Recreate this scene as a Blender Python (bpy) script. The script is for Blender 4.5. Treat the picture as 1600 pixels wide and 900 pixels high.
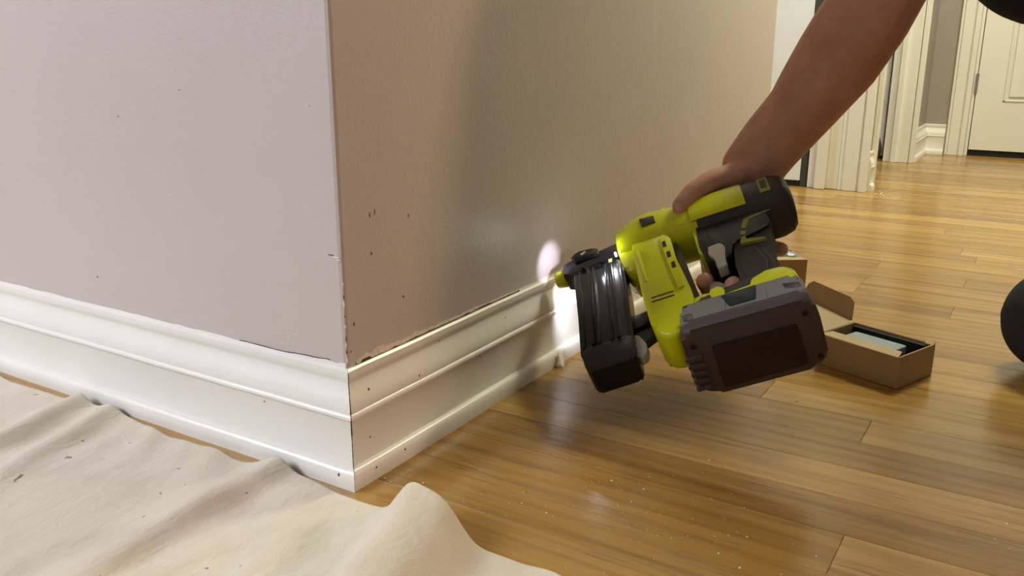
import bpy, bmesh, math, random
from mathutils import Vector, Matrix
random.seed(7)
for o in list(bpy.data.objects): bpy.data.objects.remove(o)
S = bpy.context.scene
COL = S.collection

# ------------------------------------------------------------------ camera
cam_d = bpy.data.cameras.new('camera'); cam = bpy.data.objects.new('camera', cam_d); COL.objects.link(cam)
cam_d.sensor_width = 36.0; cam_d.lens = 1380 / 1600 * 36.0; cam_d.clip_start = .01
CAM = Vector((-0.56319634, -0.52332501, 0.40))
FW = Vector((0.8191845, 0.50495163, -0.27195701)); RT = Vector((0.52472898, -0.85126935, 0)); UP = RT.cross(FW)
cam.matrix_world = Matrix(((RT.x, UP.x, -FW.x, CAM.x), (RT.y, UP.y, -FW.y, CAM.y), (RT.z, UP.z, -FW.z, CAM.z), (0, 0, 0, 1)))
S.camera = cam

# ------------------------------------------------------------------ world, lamps, exposure
S.view_settings.view_transform = 'Standard'; S.view_settings.look = 'None'
S.view_settings.gamma = 1.0; S.view_settings.use_curve_mapping = False
S.view_settings.exposure = 0.0
W = bpy.data.worlds.new('world'); S.world = W; W.use_nodes = True
W.node_tree.nodes['Background'].inputs[0].default_value = (.8, .85, 1, 1)
W.node_tree.nodes['Background'].inputs[1].default_value = .25

def area(name, loc, aim, size, power, color, sy=None):
    d = bpy.data.lights.new(name, 'AREA'); d.energy = power; d.color = color; d.size = size
    if sy: d.shape = 'RECTANGLE'; d.size_y = sy
    o = bpy.data.objects.new(name, d); COL.objects.link(o); o.location = loc
    o.rotation_euler = (Vector(aim) - Vector(loc)).to_track_quat('-Z', 'Y').to_euler()
    return o
# daylight from the room's window on the left, a warm lamp behind the worker, a hall lamp, then added fills
area('window_daylight', (-2.0, 1.9, 1.9), (0, .5, .55), 1.1, 108, (.86, .91, 1.0), 1.2)
area('room_lamp', (-1.6, -1.2, 2.05), (0, .2, .2), .5, .8, (1.0, .84, .74))
area('table_lamp', (1.46, -2.25, 1.15), (.15, 0, .1), .13, 18, (1.0, .66, .48))
area('hall_lamp', (1.45, -.42, 1.5), (1.5, -.40, 0), .3, 21, (1.0, .97, .66))
area('hall_end_fill', (2.05, -.85, 1.8), (2.9, -.5, .4), .3, 16, (1.0, .98, .84))  # added fill to brighten the closed end door
area('alcove_fill', (.9, 1.3, 1.5), (1.95, .4, .3), .5, 15, (.86, .94, 1.0))  # added fill aimed at the white door, no window built here
area('side_room_fill', (2.35, 1.5, 1.6), (2.6, .1, .4), .5, 8, (.85, .93, 1.0))  # added fill for the room behind the open doorway

# ------------------------------------------------------------------ material helpers
def newmat(name):
    m = bpy.data.materials.new(name); m.use_nodes = True
    nt = m.node_tree; return m, nt, nt.nodes['Principled BSDF']
def lnk(nt, a, b): nt.links.new(a, b)
def node(nt, t, **kw):
    n = nt.nodes.new(t)
    for k, v in kw.items(): setattr(n, k, v)
    return n
def ramp(nt, fac, stops):
    r = node(nt, 'ShaderNodeValToRGB'); e = r.color_ramp.elements
    while len(e) < len(stops): e.new(.5)
    for q, (p, c) in zip(e, stops): q.position = p; q.color = (*c, 1) if len(c) == 3 else c
    lnk(nt, fac, r.inputs[0]); return r
def noise(nt, vec, scale, detail=3, rough=.5, dist=0):
    n = node(nt, 'ShaderNodeTexNoise'); n.inputs['Scale'].default_value = scale; n.inputs['Detail'].default_value = detail
    n.inputs['Roughness'].default_value = rough; n.inputs['Distortion'].default_value = dist
    if vec is not None: lnk(nt, vec, n.inputs['Vector'])
    return n
def mapping(nt, vec, sc=(1, 1, 1), rot=(0, 0, 0), loc=(0, 0, 0)):
    n = node(nt, 'ShaderNodeMapping'); n.inputs['Scale'].default_value = sc; n.inputs['Rotation'].default_value = rot
    n.inputs['Location'].default_value = loc; lnk(nt, vec, n.inputs[0]); return n.outputs[0]
def mix(nt, fac, a, b, mode='MIX'):
    n = node(nt, 'ShaderNodeMix', data_type='RGBA', blend_type=mode)
    for s, v in ((n.inputs[0], fac), (n.inputs[6], a), (n.inputs[7], b)):
        if hasattr(v, 'links'): lnk(nt, v, s)
        elif isinstance(v, tuple): s.default_value = (*v, 1) if len(v) == 3 else v
        else: s.default_value = v
    return n.outputs[2]
def bump(nt, bs, h, strength, dist=.001, normal=None):
    b = node(nt, 'ShaderNodeBump'); b.inputs['Strength'].default_value = strength; b.inputs['Distance'].default_value = dist
    lnk(nt, h, b.inputs['Height'])
    if normal is not None: lnk(nt, normal, b.inputs['Normal'])
    if bs is not None: lnk(nt, b.outputs[0], bs.inputs['Normal'])
    return b.outputs[0]
def plain(name, col, rough=.5, spec=.5, bscale=0, bstr=.2, bdist=.0005, var=.06, metal=0, vscale=30, coat=0):
    m, nt, bs = newmat(name)
    tc = node(nt, 'ShaderNodeTexCoord').outputs['Object']
    n = noise(nt, tc, vscale, 4)
    c = ramp(nt, n.outputs[0], [(.3, tuple(x * (1 - var) for x in col)), (.7, tuple(min(1, x * (1 + var)) for x in col))])
    lnk(nt, c.outputs[0], bs.inputs['Base Color'])
    bs.inputs['Roughness'].default_value = rough; bs.inputs['Specular IOR Level'].default_value = spec
    bs.inputs['Metallic'].default_value = metal; bs.inputs['Coat Weight'].default_value = coat
    if bscale:
        n2 = noise(nt, tc, bscale, 2); bump(nt, bs, n2.outputs[0], bstr, bdist)
    return m

# wall paint: semi-gloss with a roller stipple
def wallpaint(name, col, rough=.40, stip=.25):
    m, nt, bs = newmat(name)
    g = node(nt, 'ShaderNodeNewGeometry').outputs['Position']
    n = noise(nt, g, 3.5, 3)
    c = ramp(nt, n.outputs[0], [(.3, tuple(x * .97 for x in col)), (.7, tuple(x * 1.02 for x in col))])
    sc = noise(nt, g, 9, 6, .7)
    marks = ramp(nt, sc.outputs[0], [(.735, (0, 0, 0)), (.76, (1, 1, 1))])
    out = mix(nt, marks.outputs[0], c.outputs[0], tuple(x * .7 for x in col))
    lnk(nt, out, bs.inputs['Base Color'])
    bs.inputs['Roughness'].default_value = rough
    a = noise(nt, g, 230, 2, .55); b = noise(nt, g, 60, 3, .6)
    big = noise(nt, g, 2.5, 2)
    amp = ramp(nt, big.outputs[0], [(.35, (.25,) * 3), (.62, (1,) * 3)])
    mm = node(nt, 'ShaderNodeMath', operation='MULTIPLY'); lnk(nt, a.outputs[0], mm.inputs[0]); lnk(nt, amp.outputs[0], mm.inputs[1])
    n1 = bump(nt, None, mm.outputs[0], stip, .0012)
    bump(nt, bs, b.outputs[0], .18, .002, n1)
    return m
M = {}
M['wall'] = wallpaint('wall_paint', (.53, .465, .43))
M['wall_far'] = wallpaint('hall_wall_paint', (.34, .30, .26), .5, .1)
M['trim'] = plain('white_trim_paint', (.79, .765, .71), .3, .5, 90, .25, .0006, .02, vscale=12)
M['trim_far'] = plain('hall_trim_paint', (.80, .78, .70), .35, .5, 40, .1, .0006, .02, vscale=6)
M['door_paint'] = plain('door_paint', (.78, .77, .70), .4, .5, 60, .15, .0004, .02, vscale=8)
M['cool_door_paint'] = plain('cool_white_door_paint', (.84, .85, .88), .4, .5, 60, .1, .0004, .02)
M['ceiling'] = plain('ceiling_paint', (.8, .78, .74), .8)
M['painted_gap_shade'] = plain('painted_gap_shade', (.012, .010, .009), .9)  # near-black colour that paints the shade under the doors
M['crack'] = plain('crack_dark', (.05, .04, .03), .9, var=.3)  # dark brown tone of the crack strips
M['torn'] = plain('torn_paint_edge', (.70, .57, .47), .8, .3, 300, .6, .0008, .15, vscale=200)
M['caulk'] = plain('old_caulk', (.62, .57, .49), .6, .4, 250, .7, .0008, .08)
M['hole'] = plain('nail_hole_brown', (.10, .06, .04), .8, var=.3)
M['chipwhite'] = plain('chipped_paint', (.8, .77, .7), .6)

# cotton canvas
def canvas():
    m, nt, bs = newmat('canvas_cloth'); tc = node(nt, 'ShaderNodeTexCoord').outputs['Object']
    n = noise(nt, tc, 14, 4, .6)
    c = ramp(nt, n.outputs[0], [(.3, (.59, .525, .42)), (.7, (.68, .61, .50))])
    st = noise(nt, tc, 55, 3, .55)
    sp = ramp(nt, st.outputs[0], [(.70, (0, 0, 0)), (.72, (1, 1, 1))])
    c2 = mix(nt, sp.outputs[0], c.outputs[0], (.20, .17, .14))
    fibre = noise(nt, mapping(nt, tc, (1, 1, 1)), 900, 2)
    c3 = mix(nt, .12, c2, fibre.outputs[1], 'OVERLAY')
    lnk(nt, c3, bs.inputs['Base Color']); bs.inputs['Roughness'].default_value = .95
    bs.inputs['Specular IOR Level'].default_value = .15
    bs.inputs['Sheen Weight'].default_value = .25
    wv = noise(nt, tc, 1400, 2); cr = noise(nt, mapping(nt, tc, (1, 2.2, 1)), 38, 4, .6, .6)
    n1 = bump(nt, None, wv.outputs[0], .35, .0006)
    bump(nt, bs, cr.outputs[0], .42, .004, n1)
    return m
M['canvas'] = canvas()

# oak
def oak():
    m, nt, bs = newmat('oak_board')
    tc = node(nt, 'ShaderNodeTexCoord').outputs['Object']
    oi = node(nt, 'ShaderNodeObjectInfo').outputs['Random']
    comb = node(nt, 'ShaderNodeCombineXYZ')
    mu = node(nt, 'ShaderNodeMath', operation='MULTIPLY'); lnk(nt, oi, mu.inputs[0]); mu.inputs[1].default_value = 37.0
    for i in range(3): lnk(nt, mu.outputs[0], comb.inputs[i])
    add = node(nt, 'ShaderNodeVectorMath', operation='ADD'); lnk(nt, tc, add.inputs[0]); lnk(nt, comb.outputs[0], add.inputs[1])
    v = add.outputs[0]
    base = ramp(nt, oi, [(0, (.295, .160, .036)), (.35, (.345, .193, .046)), (.7, (.40, .232, .062)), (1, (.455, .278, .088))])
    n1 = noise(nt, mapping(nt, v, (22, 1.6, 5)), 1.0, 5, .6, .9)
    g1 = ramp(nt, n1.outputs[0], [(.3, (.64, .57, .48)), (.52, (1, 1, 1)), (.75, (1.18, 1.18, 1.14))])
    # cathedral rings
    w = node(nt, 'ShaderNodeTexWave', wave_type='BANDS', bands_direction='X'); lnk(nt, mapping(nt, v, (9, .9, 3)), w.inputs[0])
    w.inputs['Scale'].default_value = 1.6; w.inputs['Distortion'].default_value = 9; w.inputs['Detail'].default_value = 3
    w.inputs['Detail Scale'].default_value = .8
    g2 = ramp(nt, w.outputs[1], [(0, (.84, .80, .74)), (.4, (1, 1, 1)), (1, (1.03, 1.03, 1.03))])
    # pores
    p = noise(nt, mapping(nt, v, (330, 16, 50)), 1.0, 3, .6)
    pr = ramp(nt, p.outputs[0], [(.57, (0, 0, 0)), (.66, (1, 1, 1))])
    dens = noise(nt, mapping(nt, v, (16, 1.5, 3)), 1.0, 2)
    dr = ramp(nt, dens.outputs[0], [(.36, (.05,) * 3), (.58, (.8,) * 3)])
    pm = node(nt, 'ShaderNodeMath', operation='MULTIPLY'); lnk(nt, pr.outputs[0], pm.inputs[0]); lnk(nt, dr.outputs[0], pm.inputs[1])
    c = mix(nt, 1.0, base.outputs[0], g1.outputs[0], 'MULTIPLY'); c = mix(nt, .8, c, g2.outputs[0], 'MULTIPLY')
    c = mix(nt, pm.outputs[0], c, (.16, .085, .03))
    k = noise(nt, mapping(nt, v, (14, 7, 3)), 1.0, 2); kr = ramp(nt, k.outputs[0], [(.76, (0,) * 3), (.80, (.7,) * 3)])
    c = mix(nt, kr.outputs[0], c, (.13, .07, .03))
    lnk(nt, c, bs.inputs['Base Color'])
    r = noise(nt, v, 20, 3); rr = ramp(nt, r.outputs[0], [(.3, (.17,) * 3), (.7, (.26,) * 3)]); lnk(nt, rr.outputs[0], bs.inputs['Roughness'])
    bs.inputs['Specular IOR Level'].default_value = .38
    bs.inputs['Coat Weight'].default_value = .0; bs.inputs['Coat Roughness'].default_value = .12
    n1b = bump(nt, None, pm.outputs[0], .25, -.0004)
    rip = noise(nt, mapping(nt, v, (150, 22, 20)), 1.0, 3, .6)
    n2b = bump(nt, None, rip.outputs[0], .42, .0006, n1b)
    wav = noise(nt, mapping(nt, v, (14, 6, 3)), 1.0, 2)
    bump(nt, bs, wav.outputs[0], .25, .0016, n2b)
    return m
M['oak'] = oak()
M['subfloor'] = plain('dark_subfloor', (.06, .03, .012), .7)

M['yellow'] = plain('lime_yellow_plastic', (.58, .62, .006), .32, .4, 500, .1, .0002, .03)
M['dark'] = plain('charcoal_plastic', (.030, .032, .030), .5, .4, 600, .15, .0002, .05)
M['dark_matte'] = plain('dark_rubber_grip', (.055, .056, .044), .7, .3, 500, .3, .0003, .06)
M['slate'] = plain('slate_plastic', (.016, .023, .027), .45, .3, 500, .15, .0002, .05)
M['black'] = plain('black_plastic', (.006, .007, .009), .35, .3, 300, .1, .0002, .05)
M['blackmetal'] = plain('black_anodised_metal', (.005, .006, .010), .22, .55, 250, .15, .0002, .15)
M['grey'] = plain('grey_plastic', (.17, .165, .155), .45, .4, 500, .15, .0002, .04)
M['battery_dark'] = plain('dark_brown_grey_plastic', (.058, .048, .044), .55, .35, 400, .25, .0003, .08)
M['label'] = plain('dark_label', (.016, .010, .009), .4, .3, var=.1)
M['lightgrey'] = plain('light_grey_plastic', (.42, .41, .38), .4, .4)
M['clear'] = plain('pale_grey_plastic', (.34, .33, .27), .3, .4)
M['olive'] = plain('olive_print', (.30, .32, .06), .5, .3)
M['line'] = plain('thin_outline_print', (.13, .13, .10), .5, .3)
M['steel'] = plain('steel', (.45, .45, .46), .3, .5, metal=.9)
M['card'] = plain('kraft_cardboard', (.42, .30, .155), .85, .2, 180, .3, .0004, .07, vscale=18)
M['card_edge'] = plain('cardboard_edge', (.50, .38, .22), .85, .2)
M['card_in'] = plain('cardboard_inside', (.48, .38, .24), .85, .2, 180, .3, .0004, .05)
M['liner'] = plain('black_foam_liner', (.012, .014, .017), .6, .3)
M['foam'] = plain('pale_blue_grey_strips', (.34, .42, .46), .55, .4, 160, .6, .001, .12, vscale=120)
M['bluebag'] = plain('blue_grey_plastic_bag', (.22, .28, .34), .3, .5, 60, .8, .004, .25, vscale=25)
M['fabric_black'] = plain('black_knit', (.014, .015, .017), .9, .2, 400, .5, .001, .1)
M['trouser'] = plain('black_work_trousers', (.020, .022, .026), .85, .2, 350, .6, .001, .15)
M['shoe'] = plain('black_shoe', (.015, .015, .015), .5)
M['hair'] = plain('brown_hair', (.06, .035, .02), .6, .3, 300, .8, .002, .3)
M['knob'] = plain('red_brown_knob', (.35, .09, .05), .4)
M['bag'] = plain('dark_bag_fabric', (.03, .03, .028), .7, .3, 60, .8, .01, .4, vscale=15)
M['dust'] = plain('wood_dust', (.80, .68, .48), .9)
M['crumb'] = plain('dark_crumb', (.16, .13, .10), .9)

def skin():
    m, nt, bs = newmat('skin'); tc = node(nt, 'ShaderNodeTexCoord').outputs['Object']
    n = noise(nt, tc, 26, 5, .6); n2 = noise(nt, tc, 120, 3, .6)
    c = ramp(nt, n.outputs[0], [(.28, (.44, .22, .16)), (.5, (.51, .27, .195)), (.72, (.58, .335, .245))])
    f = ramp(nt, n2.outputs[0], [(.62, (0,) * 3), (.72, (.5,) * 3)])
    lnk(nt, mix(nt, f.outputs[0], c.outputs[0], (.30, .14, .09)), bs.inputs['Base Color'])
    bs.inputs['Roughness'].default_value = .5; bs.inputs['Subsurface Weight'].default_value = .08
    bs.inputs['Subsurface Radius'].default_value = (.012, .005, .003); bs.inputs['Subsurface Scale'].default_value = .5
    a = noise(nt, tc, 340, 3, .6); b = noise(nt, mapping(nt, tc, (1, 1, 2)), 70, 3, .6)
    n1 = bump(nt, None, a.outputs[0], .35, .0006); bump(nt, bs, b.outputs[0], .25, .0015, n1)
    return m
M['skin'] = skin()
def emit(name, col, st):
    m, nt, bs = newmat(name); bs.inputs['Base Color'].default_value = (*col, 1)
    bs.inputs['Emission Color'].default_value = (*col, 1); bs.inputs['Emission Strength'].default_value = st; return m
M['led'] = emit('led_lens', (.85, .88, 1.0), 6)

# ------------------------------------------------------------------ mesh helpers
def link(name, me, mat, parent=None, smooth=False, **props):
    o = bpy.data.objects.new(name, me); COL.objects.link(o)
    if mat: me.materials.append(mat if not isinstance(mat, str) else M[mat])
    if parent: o.parent = parent
    if smooth:
        for p in me.polygons: p.use_smooth = True
    for k, v in props.items(): o[k] = v
    return o
def bm_obj(name, bm, mat, parent=None, smooth=False, recalc=True, **props):
    if recalc: bmesh.ops.recalc_face_normals(bm, faces=bm.faces[:])
    me = bpy.data.meshes.new(name); bm.to_mesh(me); bm.free()
    return link(name, me, mat, parent, smooth, **props)
def box_bm(bm, lo, hi, bev=0, seg=1):
    r = bmesh.ops.create_cube(bm, size=1); vs = r['verts']
    for v in vs: v.co = Vector([(lo[i] + hi[i]) / 2 + v.co[i] * (hi[i] - lo[i]) for i in range(3)])
    if bev:
        es = list({e for v in vs for e in v.link_edges})
        bmesh.ops.bevel(bm, geom=es, offset=bev, segments=seg, affect='EDGES', profile=.5)
def box(name, lo, hi, mat, parent=None, bev=0, seg=1, **props):
    bm = bmesh.new(); box_bm(bm, lo, hi, bev, seg); return bm_obj(name, bm, mat, parent, **props)
def prism_bm(bm, pts, w0, w1, bev=0, seg=2, ax=None, corner=0, cseg=3):
    """outline in (a,b) extruded along c; ax maps (a,b,c)->Vector"""
    ax = ax or (lambda a, b, c: Vector((a, b, c)))
    if corner: pts = round_poly(pts, corner, cseg)
    lo = [bm.verts.new((p[0], p[1], w0)) for p in pts]; hi = [bm.verts.new((p[0], p[1], w1)) for p in pts]
    n = len(pts); fb = bm.faces.new(lo[::-1]); ft = bm.faces.new(hi)
    for i in range(n): bm.faces.new((lo[i], lo[(i + 1) % n], hi[(i + 1) % n], hi[i]))
    vs = lo + hi
    if bev:
        es = [e for f in (fb, ft) for e in f.edges]
        r = bmesh.ops.bevel(bm, geom=es, offset=bev, segments=seg, affect='EDGES', profile=.5, clamp_overlap=True)
    for v in bm.verts: v.co = ax(*v.co)
def round_poly(pts, r, seg=3):
    out = []; n = len(pts)
    for i in range(n):
        p = Vector(pts[i][:2]); a = Vector(pts[i - 1][:2]); b = Vector(pts[(i + 1) % n][:2])
        da = (a - p); db = (b - p); k = min(r, da.length * .45, db.length * .45)
        A = p + da.normalized() * k; B = p + db.normalized() * k
        for j in range(seg + 1):
            t = j / seg; q = A.lerp(p, t).lerp(p.lerp(B, t), t); out.append((q.x, q.y))
    return out
def sm(o, ang=35):
    for p in o.data.polygons: p.use_smooth = True
    try: o.data.set_sharp_from_angle(angle=math.radians(ang))
    except Exception: pass
    return o
def tube(name, pts, r, mat, parent=None, n=10, **props):
    bm = bmesh.new(); rings = []
    pts = [Vector(p) for p in pts]; rs = r if isinstance(r, (list, tuple)) else [r] * len(pts)
    for i, p in enumerate(pts):
        d = (pts[min(i + 1, len(pts) - 1)] - pts[max(i - 1, 0)]).normalized()
        a = d.orthogonal().normalized(); b = d.cross(a)
        rings.append([bm.verts.new(p + (a * math.cos(t) + b * math.sin(t)) * rs[i]) for t in [2 * math.pi * k / n for k in range(n)]])
    for i in range(len(rings) - 1):
        # match twist
        off = min(range(n), key=lambda k: (rings[i][0].co - rings[i + 1][k].co).length)
        rings[i + 1] = rings[i + 1][off:] + rings[i + 1][:off]
        for k in range(n): bm.faces.new((rings[i][k], rings[i][(k + 1) % n], rings[i + 1][(k + 1) % n], rings[i + 1][k]))
    bm.faces.new(rings[0][::-1]); bm.faces.new(rings[-1])
    return sm(bm_obj(name, bm, mat, parent, **props), 50)
def empty(name, loc=(0, 0, 0), label=None, cat=None, group=None):
    o = bpy.data.objects.new(name, None); COL.objects.link(o); o.location = loc; o.empty_display_size = .05
    if label: o['label'] = label
    if cat: o['category'] = cat
    if group: o['group'] = group
    return o
ST = dict(kind='structure')

# ------------------------------------------------------------------ setting: walls
H = 2.25
XE = 1.305          # far end of the near wall
def wallbox(name, lo, hi, mat='wall', bev=0): return box(name, lo, hi, mat, None, bev, 2, kind='structure')
bm = bmesh.new()
# near wall corner block: two visible faces, slightly rounded corner bead
r_ = .0025
prof = [(0, 2.6), (0, r_ * 1.6), (r_ * .35, r_ * .35), (r_ * 1.6, 0), (XE - .004, 0), (XE, .004), (XE, .12), (.14, .12), (.14, 2.6)]
def ridged(bm, prof, z0, z1):
    lo = [bm.verts.new((x, y, z0)) for x, y in prof]; hi = [bm.verts.new((x, y, z1)) for x, y in prof]
    n = len(prof)
    for i in range(n): bm.faces.new((lo[i], lo[(i + 1) % n], hi[(i + 1) % n], hi[i]))
# split into two structures so that each face of the corner is its own wall
pl = [(0, 2.6), (0, r_ * 1.6), (r_ * .35, r_ * .35), (.12, .12), (.12, 2.6)]
pr_ = [(r_ * .35, r_ * .35), (r_ * 1.6, 0), (XE - .004, 0), (XE, .004), (XE, .12), (.12, .12)]
for nm, pf in (('wall_left', pl), ('wall_right', pr_)):
    bm = bmesh.new()
    lo = [bm.verts.new((x, y, 0)) for x, y in pf]; hi = [bm.verts.new((x, y, H)) for x, y in pf]; n = len(pf)
    for i in range(n): bm.faces.new((lo[i], lo[(i + 1) % n], hi[(i + 1) % n], hi[i]))
    bm.faces.new(lo[::-1]); bm.faces.new(hi)
    bm_obj(nm, bm, 'wall', None, kind='structure')
wallbox('wall_back', (-2.9, -2.7, 0), (-2.8, 2.6, H), 'wall_far')
wallbox('wall_north', (-2.9, 2.6, 0), (3.4, 2.7, H), 'wall_far')
wallbox('wall_south', (-2.9, -2.8, 0), (3.4, -2.7, H), 'wall_far')
wallbox('ceiling', (-2.9, -2.8, H), (3.4, 2.7, H + .08), 'ceiling')
# hall structures
HX = 2.955
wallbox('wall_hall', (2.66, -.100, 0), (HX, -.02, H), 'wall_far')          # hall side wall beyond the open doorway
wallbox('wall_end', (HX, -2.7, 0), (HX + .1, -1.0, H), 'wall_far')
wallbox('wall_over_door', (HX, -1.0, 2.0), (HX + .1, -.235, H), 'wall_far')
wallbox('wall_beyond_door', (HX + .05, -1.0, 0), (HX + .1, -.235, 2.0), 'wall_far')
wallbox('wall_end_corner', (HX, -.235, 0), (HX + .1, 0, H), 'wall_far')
wallbox('added_blocker_wall', (1.15, -1.32, 0), (HX, -1.2, H), 'wall_far', .002)  # unseen wall added to keep the warm lamp off the far wall
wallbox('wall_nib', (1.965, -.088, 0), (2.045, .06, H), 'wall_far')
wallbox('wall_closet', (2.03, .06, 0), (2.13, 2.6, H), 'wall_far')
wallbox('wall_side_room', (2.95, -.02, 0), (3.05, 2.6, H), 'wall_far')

# ------------------------------------------------------------------ floor and its boards
floor = box('floor', (-2.9, -2.75, -.06), (3.4, 2.65, -.0125), 'subfloor', None, kind='structure')
BW = .064; X0 = .012
meshes = {}
def board_mesh(L):
    k = round(L, 3)
    if k in meshes: return meshes[k]
    bm = bmesh.new(); g = .00012
    x0, x1, y0, y1 = g, BW - g, g, L - g; c = .00035
    b = [bm.verts.new(p) for p in ((x0, y0, -.0125), (x1, y0, -.0125), (x1, y1, -.0125), (x0, y1, -.0125))]
    a = [bm.verts.new(p) for p in ((x0, y0, -c), (x1, y0, -c), (x1, y1, -c), (x0, y1, -c))]
    t = [bm.verts.new(p) for p in ((x0 + c, y0 + c, 0), (x1 - c, y0 + c, 0), (x1 - c, y1 - c, 0), (x0 + c, y1 - c, 0))]
    bm.faces.new(t)
    for i in range(4):
        j = (i + 1) % 4
        bm.faces.new((b[i], b[j], a[j], a[i])); bm.faces.new((a[i], a[j], t[j], t[i]))
    bmesh.ops.recalc_face_normals(bm, faces=bm.faces[:])
    me = bpy.data.meshes.new('floorboard'); bm.to_mesh(me); bm.free(); me.materials.append(M['oak']); meshes[k] = me; return me
nb = 0
rng = random.Random(11)
def lay(i, y0, y1):
    global nb
    x = X0 + i * BW; L = y1 - y0
    o = bpy.data.objects.new('floorboard', board_mesh(L)); COL.objects.link(o); o.location = (x, y0, 0); o.parent = floor; nb += 1
fixed = {5: [-.392], 1: [-.4165], 0: [-1.1], 3: [-.95, .0], 4: [-.78]}
LENS = [.7, .9, 1.05, 1.2, 1.4]
for i in range(-16, 48):
    x = X0 + i * BW
    top = .96 if (x < 0 or x > 1.27) else .03
    if x > 2.0: top = .90
    bot = -1.9 if x < 1.9 else -1.5
    if i in fixed: cuts = fixed[i]
    else:
        cuts = []; y = top - rng.choice([.3, .45, .6, .8])
        while y > bot + .4:
            cuts.append(y); y -= rng.choice(LENS)
    ys = [top] + sorted([c for c in cuts if bot < c < top - .02], reverse=True) + [bot]
    for a, b in zip(ys[1:], ys[:-1]): lay(i, a, b)
print('boards', nb)

# ------------------------------------------------------------------ baseboards
PROF = [(0, .1105), (.0035, .1112), (.0058, .1095), (.0062, .105), (.0055, .1015), (.0040, .0990), (.0042, .0965), (.0055, .0925), (.0080, .0870),
        (.0103, .0820), (.0118, .0775), (.0122, .0735), (.0118, .0712), (.0135, .0700), (.0142, .0683), (.0138, .0665), (.0118, .0652), (.0112, .0640),
        (.0112, .0205), (.0118, .0190), (.0145, .0185), (.0172, .0165), (.0188, .0130), (.0196, .0085), (.0199, .003), (.0198, 0)]
def run(name, p0, p1, nrm, mit0, mit1, mat='trim', sc=1.0, n=60, wob=.0003, shoe=True, **props):
    """moulding from p0 to p1 (2-D), outward normal nrm; mit = extra length per unit of projection at each end"""
    bm = bmesh.new(); p0 = Vector(p0); p1 = Vector(p1); d = (p1 - p0).normalized(); nr = Vector(nrm)
    L = (p1 - p0).length; rows = []
    pf = PROF if shoe else [p for p in PROF if p[1] > .03] + [(.0112, 0)]
    rr = random.Random(len(name) + int(L * 100))
    ph = [rr.uniform(0, 6) for _ in range(4)]
    for (o, z) in pf + [(-.0005, 0), (-.0005, .1105)]:
        o2 = o * sc; z2 = z * sc; row = []
        for k in range(n + 1):
            t = k / n; s = -mit0 * o2 + t * (L + (mit0 + mit1) * o2)
            wv = wob * (math.sin(s * 23 + ph[0]) + .6 * math.sin(s * 61 + ph[1] + z * 40)) if o > 0 else 0
            q = p0 + d * s + nr * (o2 + wv)
            row.append(bm.verts.new((q.x, q.y, z2)))
        rows.append(row)
    m = len(rows)
    for i in range(m):
        a, b = rows[i], rows[(i + 1) % m]
        for k in range(n): bm.faces.new((a[k], a[k + 1], b[k + 1], b[k]))
    bm.faces.new([r[0] for r in rows]); bm.faces.new([r[-1] for r in rows][::-1])
    return sm(bm_obj(name, bm, mat, None, **props), 40)
bl = run('baseboard_left', (0, 2.55), (0, .0), (-1, 0), 0, 1, n=160, kind='structure')
br = run('baseboard_right', (.0004, 0), (XE, 0), (0, -1), 1, 0, n=120, kind='structure')
run('baseboard_hall', (2.68, -.100), (HX, -.100), (0, -1), 0, 0, 'trim_far', .95, 10, 0, kind='structure')
run('baseboard_end', (HX, -.100), (HX, -.170), (-1, 0), 0, 0, 'trim_far', .95, 10, 0, kind='structure')
run('baseboard_nib', (1.972, -.088), (2.012, -.088), (0, -1), 0, 0, 'trim_far', .95, 10, 0, kind='structure')
run('baseboard_wall_end', (XE, .0), (XE, .12), (1, 0), 1, 0, 'trim_far', 1, 10, 0, kind='structure')

# dark open mitre at the corner, worn paint
def blob(name, loc, s, mat, parent, rot=0, n=7, seed=0, **props):
    """small irregular pebble / pit filler"""
    bm = bmesh.new(); bmesh.ops.create_icosphere(bm, subdivisions=1, radius=1); rr = random.Random(seed)
    for v in bm.verts: v.co = Vector((v.co.x * s[0], v.co.y * s[1], v.co.z * s[2])) * rr.uniform(.75, 1.15)
    o = bm_obj(name, bm, mat, parent, **props); o.location = loc; o.rotation_euler = (0, 0, rot); return o
bm = bmesh.new(); rr = random.Random(3); prev = None
zs = [i * .1105 / 60 for i in range(61)]
import bisect
def prof_out(z):
    pts = sorted([(b, a) for a, b in PROF]);
    for i in range(len(pts) - 1):
        if pts[i][0] <= z <= pts[i + 1][0]:
            t = (z - pts[i][0]) / max(1e-6, pts[i + 1][0] - pts[i][0]); return pts[i][1] + t * (pts[i + 1][1] - pts[i][1])
    return 0
for z in zs:
    o = prof_out(z) + .00025; wdt = (.0006 + (.0009 * rr.random() if .05 < z < .085 else .0003 * rr.random())) * (1 if z > .02 else .5)
    row = [bm.verts.new((-o + wdt, -o, z)), bm.verts.new((-o - .0001, -o - .0001, z)), bm.verts.new((-o, -o + wdt * .5, z)), bm.verts.new((-o + .002, -o + .002, z))]
    if prev:
        for k in range(4): bm.faces.new((prev[k], prev[(k + 1) % 4], row[(k + 1) % 4], row[k]))
    else: bm.faces.new(row[::-1])
    prev = row
bm.faces.new(prev)
bm_obj('open_mitre', bm, 'crack', br, label='dark open crack down the baseboard corner')

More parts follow.
